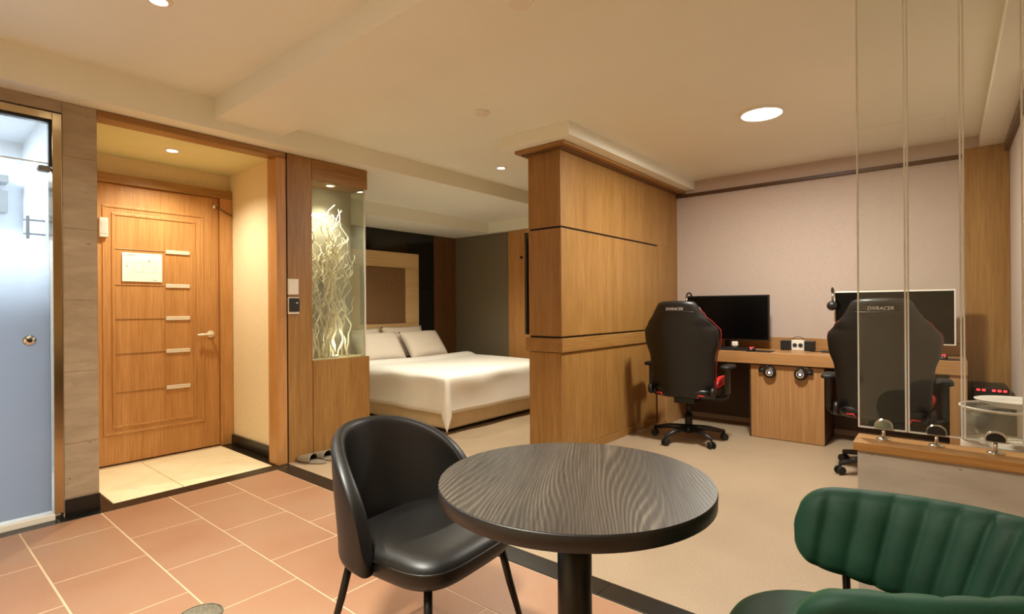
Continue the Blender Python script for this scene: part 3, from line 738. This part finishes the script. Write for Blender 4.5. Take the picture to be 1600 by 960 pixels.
def gaming_chair(label, loc, rz, base_rot, text=True):
    c = thing('gaming_chair', label, 'chair', loc, rz, 'gaming chairs at the desk')
    MB().grid(gback, 16, 24).build('backrest', 'game_leather', c, smooth=True, solid=0.075, sub=1)
    for s_ in (0, 1):
        pts = [Vector(gback(s_, v/24, 0.028)) for v in range(1, 24)]
        MB().tube([(p.x, p.y*1.035, p.z) for p in pts], 0.006, 8).build('piping', 'red_dark', c, smooth=True, label='dark red piping')
        # inner red bolster lining, facing forward
        def lin(u, v, s_=s_):
            p = Vector(gback(0.5+(s_-0.5)*(0.62+0.30*u), 0.12+0.70*v, 0.045)); return p
        MB().grid(lin, 3, 14).build('bolster_lining', 'red', c, smooth=True, solid=0.01)
    band = [Vector(gback(0.5+0.86*(i/16-0.5), (1.150-0.41)/0.835, -0.039)) for i in range(17)]
    MB().tube(band, 0.004, 6).build('head_seam', 'black_plastic', c, smooth=True)
    me = text_mesh('DXRACER', 0.032, 'logo'); me.materials.append(MT['logo'])
    lg = bpy.data.objects.new('logo', me); COL.objects.link(lg); lg.parent = c
    zc = 1.175; xr = -0.215-(zc-0.45)*0.15-0.0445
    mm = Matrix.Identity(4)
    ax, ay = Vector((0, -1, 0)), Vector((-0.15, 0, 1)).normalized()
    az = ax.cross(ay)
    for i in range(3): mm[i][0] = ax[i]; mm[i][1] = ay[i]; mm[i][2] = az[i]
    mm.translation = (xr, 0, zc); lg.matrix_local = mm
    lg['label'] = 'small white lettering on the headrest'
    m = MB()
    superlayers(m, [(0.22, 0.22, 0.405, 0.02, 0), (0.255, 0.252, 0.415, 0.02, 0), (0.268, 0.262, 0.45, 0.02, 0), (0.265, 0.258, 0.49, 0.02, 0), (0.22, 0.21, 0.51, 0.02, 0), (0.05, 0.05, 0.512, 0.02, 0)], 40, 4.5)
    m.build('seat', 'game_leather', c, smooth=True, sub=1)
    for sy in (-1, 1):
        m = MB().tube([(-0.02, sy*0.235, 0.49), (0.03, sy*0.245, 0.515), (0.12, sy*0.25, 0.535), (0.25, sy*0.245, 0.53), (0.29, sy*0.235, 0.50)], [0.012, 0.034, 0.042, 0.04, 0.018], 14)
        m.build('seat_bolster', 'red', c, smooth=True, label='red side bolster of the seat')
        MB().tube([(-0.235, sy*0.205, 0.44), (-0.25, sy*0.16, 0.445), (-0.252, sy*0.15, 0.42)], 0.005, 6).build('seat_trim', 'red', c, smooth=True)
        a = MB().tube([(0.0, sy*0.17, 0.395), (0.0, sy*0.31, 0.40), (0.0, sy*0.335, 0.42), (0.0, sy*0.335, 0.50)], 0.016, 8)
        a.box(-0.035, 0.035, sy*0.335-0.017, sy*0.335+0.017, 0.44, 0.66)
        ar = a.build('armrest', 'black_plastic', c, bevel=0.004)
        m = MB(); superlayers(m, [(0.11, 0.035, 0.658, 0.02, sy*0.335), (0.13, 0.047, 0.664, 0.02, sy*0.335), (0.13, 0.047, 0.678, 0.02, sy*0.335), (0.12, 0.04, 0.688, 0.02, sy*0.335)], 28, 4)
        m.build('arm_pad', 'rubber', ar, smooth=True)
        MB().lathe([(0, 0), (0.042, 0), (0.048, 0.012), (0.04, 0.03), (0, 0.034)], 22).build('recline_cover', 'black_plastic', c, smooth=True,
            tf=Matrix.Translation((-0.205, sy*0.252, 0.47)) @ Matrix.Rotation(-sy*PI/2, 4, 'X'))
    MB().box(-0.13, 0.12, -0.09, 0.09, 0.345, 0.402).build('tilt_mechanism', 'black_metal', c, bevel=0.008)
    MB().tube([(0.05, -0.09, 0.375), (0.06, -0.2, 0.37), (0.06, -0.27, 0.36)], 0.007, 8).build('tilt_lever', 'black_plastic', c, smooth=True)
    m = MB().cyl((0, 0, 0.10), (0, 0, 0.24), 0.032, seg=20); m.cyl((0, 0, 0.24), (0, 0, 0.35), 0.018, seg=16)
    m.build('gas_lift', 'black_metal', c, smooth=True)
    MB().lathe([(0, 0.075), (0.05, 0.075), (0.052, 0.12), (0.03, 0.135), (0, 0.135)], 24).build('hub', 'black_plastic', c, smooth=True)
    for k in range(5):
        a = base_rot+2*PI*k/5; ca, sa = math.cos(a), math.sin(a)
        lg_ = MB().tube([(0.03*ca, 0.03*sa, 0.115), (0.17*ca, 0.17*sa, 0.108), (0.315*ca, 0.315*sa, 0.078)], [0.026, 0.022, 0.016], 10).build('base_leg', 'black_plastic', c, smooth=True)
        cs = MB(); px, py = 0.315*ca, 0.315*sa
        qx, qy = -sa, ca
        for sd in (-1, 1):
            cs.cyl((px+qx*sd*0.009, py+qy*sd*0.009, 0.030), (px+qx*sd*0.026, py+qy*sd*0.026, 0.030), 0.030, seg=18)
        cs.cyl((px, py, 0.03), (px, py, 0.085), 0.009, seg=10)
        cs.build('caster', 'rubber', lg_, bevel=0.003)
    return c
gaming_chair('black gaming chair with red piping standing next to the wooden partition', (4.635, 1.795, 0), math.radians(4), math.radians(-128))
gaming_chair('black gaming chair seen through the glass panes at the right', (4.55, 0.355, 0), math.radians(2), math.radians(128))

# ---------------------------------------------------------------- desk
dk = thing('long_desk', 'long light oak desk along the far wall with a centre cabinet', 'desk', (0, 0, 0))
B(5.085, XR-0.002, -0.107, 2.298, 0.672, 0.777).build('desk_top', 'oak_desk', dk, bevel=0.003)
B(5.10, 5.62, -0.105, -0.004, 0.0, 0.671).build('side_panel', 'oak_cab', dk, bevel=0.002)
B(5.10, 5.62, 2.20, 2.298, 0.0, 0.671).build('side_panel', 'oak_cab', dk, bevel=0.002)
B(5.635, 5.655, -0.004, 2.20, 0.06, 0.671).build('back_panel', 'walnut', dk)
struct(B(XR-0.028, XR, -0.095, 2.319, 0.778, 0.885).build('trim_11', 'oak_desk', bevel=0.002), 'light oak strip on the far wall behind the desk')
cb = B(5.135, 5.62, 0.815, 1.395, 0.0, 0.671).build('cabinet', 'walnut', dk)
B(5.118, 5.134, 0.812, 1.398, 0.004, 0.660).build('cabinet_front', 'oak_cab', cb, bevel=0.002)
B(5.12, 5.62, 1.396, 1.41, 0.0, 0.671).build('cabinet_side', 'walnut', cb)

def monitor(label, yc, wdt, z0, z1, bezel, x=5.42):
    t = thing('monitor', label, 'monitor', (x, yc, 0.777), 0, 'monitors on the long desk')
    a, b = z0-0.777, z1-0.777
    fr_ = MB(); e = 0.012
    fr_.box(-0.008, 0.022, -wdt/2, wdt/2, a, b)
    fo = fr_.build('housing', bezel, t, bevel=0.004)
    B(-0.0098, -0.0075, -wdt/2+e, wdt/2-e, a+e, b-e).build('screen', 'screen', t)
    MB().box(0.022, 0.06, -0.13, 0.13, a+0.10, b-0.10).build('rear_cover', 'black_plastic', t, bevel=0.012)
    MB().tube([(0.05, 0, 0.012), (0.055, 0, a+0.16)], 0.022, 14).build('stand_neck', 'satin' if bezel != 'black_plastic' else 'black_plastic', t, smooth=True)
    m = MB(); superlayers(m, [(0.10, 0.14, 0.0, 0.03, 0), (0.105, 0.145, 0.006, 0.03, 0), (0.09, 0.13, 0.014, 0.03, 0)], 32, 3)
    m.build('stand_foot', 'black_plastic', t, smooth=False)
    return t
monitor('wide black monitor behind the chair next to the partition', 1.715, 0.81, 0.862, 1.303, 'black_plastic')
monitor('wide monitor with a silver bezel at the right end of the desk', 0.365, 0.825, 0.872, 1.318, 'white_metal', 5.40)

def keyboard(label, yc, x=5.22):
    t = thing('keyboard', label, 'keyboard', (x, yc, 0.777), 0, 'keyboards on the long desk')
    B(-0.07, 0.07, -0.22, 0.22, 0.0, 0.018).build('case', 'black_plastic', t, bevel=0.004)
    for r in range(5):
        m = MB()
        for k in range(14):
            y0 = -0.208+k*0.0298; x0 = -0.058+r*0.0235
            m.box(x0, x0+0.019, y0, y0+0.025, 0.018, 0.026)
        m.build('key_row', 'rubber', t)
    return t
keyboard('black keyboard in front of the monitor by the partition', 1.66)
keyboard('black keyboard in front of the silver framed monitor', 0.33)
def mouse(label, x, y):
    t = thing('mouse', label, 'mouse', (x, y, 0.777), 0, 'mice on the long desk')
    m = MB(); superlayers(m, [(0.055, 0.028, 0, 0, 0), (0.06, 0.032, 0.008, 0, 0), (0.055, 0.03, 0.026, 0.005, 0), (0.035, 0.02, 0.037, 0.01, 0), (0.01, 0.006, 0.039, 0.01, 0)], 28, 2.4)
    m.build('body', 'black_plastic', t, smooth=True)
    MB().tube([(-0.05, -0.012, 0.024), (-0.02, -0.014, 0.036), (0.02, -0.014, 0.038)], 0.0035, 6).build('light_strip', 'led_red', t, smooth=True)
    MB().cyl((-0.032, -0.005, 0.033), (-0.032, 0.005, 0.033), 0.009, seg=12).build('wheel', 'led_red', t)
    return t
mouse('gaming mouse with red lights beside the keyboard near the partition', 5.17, 1.405)
mouse('gaming mouse with red lights at the right end of the desk', 5.20, 0.035)
def pad(label, x, y, hx=0.11, hy=0.12):
    o = B(-hx, hx, -hy, hy, 0, 0.003).build('mouse_pad', 'rubber', loc=(x, y, 0.777), bevel=0.001)
    return tag(o, label, 'mouse pad', 'mouse pads on the long desk')
def bottle_cap(label, x, y):
    t = thing('webcam', label, 'webcam', (x, y, 0.777))
    MB().lathe([(0, 0), (0.03, 0), (0.03, 0.006), (0.008, 0.012), (0.008, 0.03), (0, 0.03)], 20).build('foot', 'white_metal', t, smooth=True)
    MB().box(-0.02, 0.02, -0.028, 0.028, 0.03, 0.075).build('body', 'white_metal', t, bevel=0.01)
    return t
bottle_cap('small white gadget under the monitor by the partition', 5.33, 1.60)
for yc, lab in ((1.185, 'black cube speaker left of the white socket box'), (0.985, 'black cube speaker right of the white socket box')):
    t = thing('desk_speaker', lab, 'speaker', (5.50, yc, 0.777), 0, 'small speakers on the long desk')
    B(-0.045, 0.045, -0.04, 0.04, 0.0, 0.092).build('cabinet', 'black_plastic', t, bevel=0.004)
    MB().cyl((-0.045, 0, 0.042), (-0.049, 0, 0.042), 0.03, seg=24).build('driver_grille', 'rubber', t)
    MB().cyl((-0.045, 0, 0.08), (-0.048, 0, 0.08), 0.006, seg=12).build('tweeter', 'rubber', t)
t = thing('socket_box', 'white box with two round sockets between the small speakers', 'socket box', (5.52, 1.085, 0.777))
B(-0.03, 0.03, -0.054, 0.054, 0.0, 0.096).build('housing', 'white_metal', t, bevel=0.005)
for y in (-0.024, 0.024):
    sk = MB().lathe([(0.014, 0), (0.021, 0), (0.021, 0.004), (0.014, 0.004)], 24).build('socket', 'grey_plastic', t, tf=Matrix.Translation((-0.03, y, 0.048)) @ Matrix.Rotation(-PI/2, 4, 'Y'))
    MB().lathe([(0, 0), (0.0135, 0), (0.0135, 0.002), (0, 0.002)], 24).build('socket_well', 'black_plastic', sk, tf=Matrix.Translation((-0.03, y, 0.048)) @ Matrix.Rotation(-PI/2, 4, 'Y'))
MB().tube([(0, 0.05*math.cos(PI*k/12), 0.092+0.035*math.sin(PI*k/12)) for k in range(13)], 0.003, 6).build('cable_loop', 'black_plastic', t, smooth=True)
t = thing('cable_puck', 'small black adapter with a cable lying on the desk beside the speakers', 'adapter', (5.38, 0.83, 0.777))
B(-0.03, 0.03, -0.04, 0.04, 0.0, 0.018).build('body', 'black_plastic', t, bevel=0.004)
MB().tube([(0.0, 0.04, 0.008), (-0.02, 0.10, 0.006), (0.02, 0.14, 0.006), (0.06, 0.12, 0.006)], 0.004, 6).build('cable', 'black_plastic', t, smooth=True)

# headsets hung on the cabinet front
for yc, sd, lab in ((1.232, 1, 'headset with a glowing ear cup hung at the left of the desk cabinet'), (0.987, -1, 'headset with a glowing ear cup hung at the right of the desk cabinet')):
    t = thing('headset', lab, 'headset', (5.115, yc, 0.600), 0, 'headsets')
    R90 = Matrix.Rotation(-PI/2, 4, 'Y')
    MB().lathe([(0, 0), (0.046, 0), (0.052, 0.012), (0.050, 0.03), (0.040, 0.04), (0, 0.042)], 30).build('ear_cup', 'black_plastic', t, smooth=True, tf=R90)
    rg = MB().lathe([(0.022, 0.041), (0.030, 0.041), (0.030, 0.044), (0.022, 0.044)], 28).build('light_ring', 'chrome', t, tf=R90)
    MB().lathe([(0, 0.041), (0.012, 0.041), (0.009, 0.046), (0, 0.047)], 20).build('light', 'led_blue', t, smooth=True, tf=R90)
    MB().tube([(-0.012, sd*0.045, 0.012), (-0.014, sd*0.07, 0.018), (-0.012, sd*0.092, 0.012)], [0.016, 0.018, 0.016], 10).build('ear_cushion', 'rubber', t, smooth=True)
    MB().tube([(-0.02, 0.0, 0.045), (-0.02, sd*0.03, 0.058), (-0.014, sd*0.07, 0.05), (-0.012, sd*0.09, 0.028)], 0.006, 8).build('headband', 'black_plastic', t, smooth=True)
def headset_on_monitor(label, x, y, z):
    t = thing('headset', label, 'headset', (x, y, z), 0, 'headsets')
    MB().tube([(0.02, 0.085*math.cos(a), 0.0+0.03*math.sin(a)) for a in [PI*k/14-0.15 for k in range(16)]], 0.009, 8).build('headband', 'black_plastic', t, smooth=True, tf=Matrix.Rotation(math.radians(96), 4, 'Z'))
    for s_ in (-1, 1):
        q = Vector((0.02, 0.085*s_, -0.0)); 
        m = MB().tube([(0.02, 0.088*s_, 0.0), (0.02, 0.09*s_, -0.09)], 0.006, 8)
        m.lathe([(0, -0.016), (0.03, -0.016), (0.037, 0), (0.03, 0.016), (0, 0.016)], 22, (0, 0, 0), 1, 1)
        m.bm.free()
        e = MB().lathe([(0, -0.016), (0.034, -0.016), (0.042, 0), (0.034, 0.016), (0, 0.018)], 22).build('ear_cup', 'black_plastic', t, smooth=True,
            tf=Matrix.Rotation(math.radians(96), 4, 'Z') @ Matrix.Translation((0.02, 0.085*s_, -0.125)) @ Matrix.Rotation(PI/2, 4, 'X'))
        MB().tube([(0.02, 0.086*s_, -0.005), (0.02, 0.090*s_, -0.09)], 0.006, 8).build('arm', 'chrome', t, smooth=True, tf=Matrix.Rotation(math.radians(96), 4, 'Z'))
    return t
headset_on_monitor('black headset hanging on the left corner of the silver framed monitor', 5.385, 0.765, 1.318)
headset_on_monitor('black headset hanging on the top of the monitor by the partition', 5.41, 2.06, 1.305)

# computer tower right of the desk
t = thing('computer_tower', 'dark computer tower with red lights on the floor right of the desk', 'computer', (5.38, -0.237, 0))
B(-0.2, 0.2, -0.10, 0.10, 0.02, 0.585).build('case', 'black_plastic', t, bevel=0.006)
for k, y in enumerate((-0.085, -0.055, -0.025, 0.03, 0.06)):
    B(-0.206, -0.199, y, y+0.02, 0.560, 0.576).build('light', 'led_red', t, label='red light')
for sx in (-0.17, 0.17):
    for sy in (-0.08, 0.08):
        MB().cyl((sx, sy, 0), (sx, sy, 0.02), 0.015, seg=12).build('foot', 'rubber', t)

# ---------------------------------------------------------------- bed
bd = thing('bed', 'wide bed with a cream padded base under the white duvet', 'bed', (0, 0, 0))
BX0, BX1, BY0, BY1 = 3.455, 5.215, 3.665, 5.745
B(BX0, BX1, BY0, BY1, 0.035, 0.330).build('base', 'bed_base', bd, bevel=0.03, seg=3)
B(BX0+0.05, BX1-0.05, BY0+0.05, BY1, 0.0, 0.036).build('plinth', 'groove', bd)
B(BX0+0.015, BX1-0.015, BY0+0.015, BY1, 0.331, 0.535).build('mattress', 'linen', bd, bevel=0.05, seg=3)
hb = thing('headboard', 'cream framed headboard with a brown woven inset against the black panels', 'headboard', (0, 0, 0))
B(3.70, 4.90, 5.765, 5.831, 1.752, 1.957).build('frame_rail', 'headframe', hb, bevel=0.004)
B(3.70, 4.90, 5.765, 5.831, 0.40, 0.990).build('frame_rail', 'headframe', hb, bevel=0.004)
B(3.70, 3.93, 5.765, 5.831, 0.991, 1.751).build('frame_stile', 'headframe', hb, bevel=0.004)
B(4.67, 4.90, 5.765, 5.831, 0.991, 1.751).build('frame_stile', 'headframe', hb, bevel=0.004)
B(3.931, 4.669, 5.785, 5.831, 0.992, 1.750).build('inset', 'weave', hb, bevel=0.003, label='brown woven inset')
def duvet():
    TOP = 0.557; L = 0.36
    x0, x1, y0, y1 = BX0-0.012, BX1+0.012, BY0-0.012, 5.20
    def fn(u, v):
        p = (x0-L)+u*((x1-x0)+2*L); q = (y0-L)+v*((y1-y0)+L)
        dx = max(x0-p, 0, p-x1); dy = max(y0-q, 0)
        sx = -1 if p < x0 else 1
        cx, cy = min(max(p, x0), x1), max(q, y0)
        d = math.hypot(dx, dy)
        wob = 0.010*math.sin(p*9+q*3)+0.008*math.sin(q*11-p*2)
        if d < 1e-6:
            ed = min(p-x0, x1-p, q-y0)
            z = TOP+0.012*math.sin(p*3.1+0.4)*math.sin(q*2.3)-0.02*max(0, 1-ed/0.08)**2
            if q > 4.95: z += 0.035*math.sin(min(1, (q-4.95)/0.25)*PI)
            return (cx, cy, z)
        r = 0.03
        fall = TOP-0.02-max(0, d-0.02)
        out = r*(1-math.exp(-d/0.03))+0.05*d*d/L+wob*min(1, d/0.1)
        if dx > 0 and dy > 0: out += 0.10*min(dx, dy)/L
        ux, uy = (sx*dx/d, -dy/d)
        return (cx+ux*out, cy+uy*out, max(fall, 0.018))
    return fn
dv = MB().grid(duvet(), 64, 60).build('duvet', 'linen', smooth=True, solid=0.012)
tag(dv, 'white duvet draped over the bed with a corner hanging to the floor', 'duvet')
def pillow(label, c, hx, hy, th, rot, mat='pillow'):
    m = MB()
    def top(sgn):
        def fn(u, v):
            a, b = 2*u-1, 2*v-1
            k = (max(0, 1-abs(a)**3.2)*max(0, 1-abs(b)**3.2))**0.55
            pin = 1-0.06*(abs(a)*abs(b))**1.5*0
            ear = 1-0.07*(1-abs(a)**2)*abs(b)**6*1.0
            ear2 = 1-0.07*(1-abs(b)**2)*abs(a)**6*1.0
            return (a*hx*ear2, b*hy*ear, sgn*th*k)
        return fn
    m.grid(top(1), 20, 16); m.grid(top(-1), 20, 16)
    bmesh.ops.remove_doubles(m.bm, verts=m.bm.verts[:], dist=0.0005)
    o = m.build('pillow', mat, smooth=True)
    o.location = c; o.rotation_euler = rot
    return tag(o, label, 'pillow', 'pillows on the bed')
pillow('white pillow leaning at the right front against the headboard', (4.675, 5.40, 0.715), 0.34, 0.22, 0.085, (math.radians(52), 0, math.radians(3)))
pillow('white pillow leaning at the left front partly behind the twig case', (3.945, 5.40, 0.715), 0.34, 0.22, 0.085, (math.radians(52), 0, math.radians(-3)))
pillow('white pillow standing behind the front right pillow', (4.55, 5.645, 0.745), 0.35, 0.22, 0.07, (math.radians(72), 0, math.radians(1)))
pillow('white pillow standing behind the front left pillow', (3.84, 5.645, 0.735), 0.34, 0.22, 0.07, (math.radians(72), 0, math.radians(-1)))

# television on the bed side of the partition
tv = thing('television', 'thin black television on the bed side of the partition', 'television', (0, 0, 0))
B(3.415, 4.62, PY1+0.030, PY1+0.055, 0.975, 1.815).build('housing', 'black_plastic', tv, bevel=0.004)
B(3.43, 4.605, PY1+0.0545, PY1+0.057, 0.99, 1.80).build('screen', 'screen', tv)
B(3.8, 4.25, PY1+0.001, PY1+0.031, 1.2, 1.6).build('wall_mount', 'black_metal', tv)

# ---------------------------------------------------------------- glass screen
names = ('leftmost pane of the clear glass screen on the low wall', 'second pane from the left of the clear glass screen on the low wall', 'third pane from the left of the clear glass screen on the low wall', 'rightmost pane of the clear glass screen at the picture edge')
for k, (ya, yb) in enumerate(((0.128, 0.281), (-0.036, 0.119), (-0.200, -0.045), (-0.365, -0.209))):
    t = thing('glass_screen', names[k], 'glass screen', (2.54, (ya+yb)/2, 0.705), 0, 'panes of the glass screen')
    hw_ = (yb-ya)/2; top = 2.558-0.705
    B(-0.004, 0.004, -hw_+0.003, hw_-0.003, 0.006, top).build('sheet', 'glass', t)
    for s_ in (-1, 1):
        B(-0.004, 0.004, s_*hw_-0.0030, s_*hw_+0.0030, 0.0, top).build('polished_edge', 'glass_edge', t, bevel=0.001)
    B(-0.004, 0.004, -hw_+0.003, hw_-0.003, 0.0, 0.006).build('polished_edge', 'glass_edge', t)
lab = ('glass clamp at the left end of the wooden cap board', 'glass clamp in the middle of the wooden cap board', 'glass clamp at the right of the wooden cap board in front of the drum')
for k, y in enumerate((0.200, 0.037, -0.127)):
    t = thing('glass_clamp', lab[k], 'glass clamp', (2.54, y, 0.667), 0, 'chrome glass clamps')
    MB().lathe([(0, 0), (0.026, 0), (0.024, 0.004), (0.010, 0.007), (0, 0.007)], 28).build('flange', 'chrome', t, smooth=True)
    MB().cyl((0, 0, 0.006), (0, 0, 0.040), 0.006, seg=14).build('post', 'chrome', t, smooth=True)
    # half-round jaws on both faces of the pane
    def dshape(r, zb, n=20):
        pts = []
        for i in range(n+1):
            a = -0.35+(PI+0.70)*i/n
            pts.append((r*math.cos(a), zb+0.85*r*math.sin(a)))
        return pts
    for s_ in (-1, 1):
        x0 = s_*0.0045; x1 = s_*0.0125
        MB().prism(dshape(0.031, 0.052), lambda a, b, tt: (tt, a, b), min(x0, x1), max(x0, x1)).build('jaw', 'chrome', t, bevel=0.002)
        x2 = s_*0.0145
        MB().prism(dshape(0.0265, 0.0515), lambda a, b, tt: (tt, a, b), min(x1, x2), max(x1, x2)).build('jaw_pad', 'chrome' if k == 0 else 'rubber', t, bevel=0.001)
    
# ---------------------------------------------------------------- drum and plate behind the low wall
t = thing('drum_container', 'round white drum with a clear upper part behind the low wall', 'container', (2.835, -0.178, 0))
MB().lathe([(0, 0), (0.135, 0), (0.143, 0.01), (0.143, 0.648), (0.139, 0.655), (0, 0.655)], 48).build('base', 'white_metal', t, smooth=False, bevel=0.002)
MB().lathe([(0.144, 0.656), (0.147, 0.656), (0.147, 0.786), (0.144, 0.786)], 48).rings([], False) if False else None
m = MB()
m.rings([[(r*math.cos(2*PI*k/48), r*math.sin(2*PI*k/48), z) for k in range(48)] for r, z in ((0.139, 0.656), (0.144, 0.657), (0.144, 0.785), (0.140, 0.785))], caps=False)
m.build('clear_wall', 'acrylic', t, smooth=True)
MB().tube([(0.144*math.cos(2*PI*k/48), 0.144*math.sin(2*PI*k/48), 0.789) for k in range(48)], 0.005, 8, closed=True).build('rim', 'white_metal', t, smooth=True)
t = thing('oval_plate', 'white oval plate lying on top of the clear drum', 'plate', (2.845, -0.215, 0.7945))
MB().lathe([(0, 0.0), (0.08, 0.0), (0.10, 0.008), (0.128, 0.020), (0.132, 0.026), (0.126, 0.028), (0.10, 0.016), (0.08, 0.008), (0, 0.007)], 48, (0, 0, 0), 0.85, 1.05).build('dish', 'white_metal', t, smooth=True)
MB().lathe([(0.070, 0), (0.078, 0), (0.078, 0.002), (0.070, 0.002)], 40, (0, 0, -0.0005), 0.85, 1.05).build('foot_ring', 'white_metal', t, smooth=True)

# ---------------------------------------------------------------- slippers and drain
def slipper(label, loc, rz):
    t = thing('slipper', label, 'slipper', loc, rz, 'slippers by the display wall')
    def outline(k, n=32, gx=0.0, sc=1.0):
        a = 2*PI*k/n; x = 0.13*math.cos(a); wd_ = 0.045+0.006*math.cos(a)
        return (x*sc, wd_*math.sin(a)*sc)
    m = MB()
    m.rings([[(*outline(k), z) for k in range(32)] for z in (0.0, 0.016)])
    m.build('sole', 'slipper', t, bevel=0.004)
    def up(u, v):
        x = -0.128+0.145*u; a = PI*v
        wd_ = 0.050*math.sqrt(max(0.0, 1-((x)/0.135)**2))+0.002
        h = 0.020+0.038*u**0.7
        return (x, wd_*math.cos(a), 0.012+h*math.sin(a)**0.8)
    MB().grid(up, 10, 12).build('upper', 'slipper', t, smooth=True, solid=0.004)
    def inner(u, v):
        x = -0.10+0.116*u; a = PI*v
        wd_ = 0.046*math.sqrt(max(0.0, 1-((x)/0.132)**2))
        return (x, wd_*math.cos(a), 0.014+(0.014+0.036*u**0.7)*math.sin(a)**0.8)
    MB().grid(inner, 6, 10).build('lining', 'slipper_dark', t, smooth=True)
    return t
slipper('nearest grey slipper with a dark opening by the oak display wall', (2.165, 3.835, 0.0), math.radians(-68))
slipper('grey slipper next to the nearest one, half behind the black chair', (2.285, 3.83, 0.0), math.radians(-72))
slipper('grey slipper farthest along the oak display wall', (2.42, 3.835, 0.0), math.radians(-78))
t = thing('floor_drain', 'round speckled metal floor drain at the bottom edge of the tiles', 'drain', (0.805, 2.265, 0.0005))
MB().lathe([(0, 0.0), (0.075, 0.0), (0.073, 0.003), (0, 0.004)], 40).build('cover', 'drain', t)
MB().lathe([(0.076, 0.0), (0.082, 0.0), (0.08, 0.004), (0.076, 0.004)], 40).build('ring', 'drain', t)
# remote control on the table edge of the desk
pad('black mouse pad under the mouse near the partition', 5.19, 1.33, 0.10, 0.10)
pad('black mouse pad under the mouse at the right end of the desk', 5.21, 0.02, 0.09, 0.085)
# added, unseen downlight that brightens the headboard end of the bed area
downlight('unseen downlight added as fill light, hidden behind the display wall', (3.2, 4.7, 2.415), P_BEDROOM_FILL)
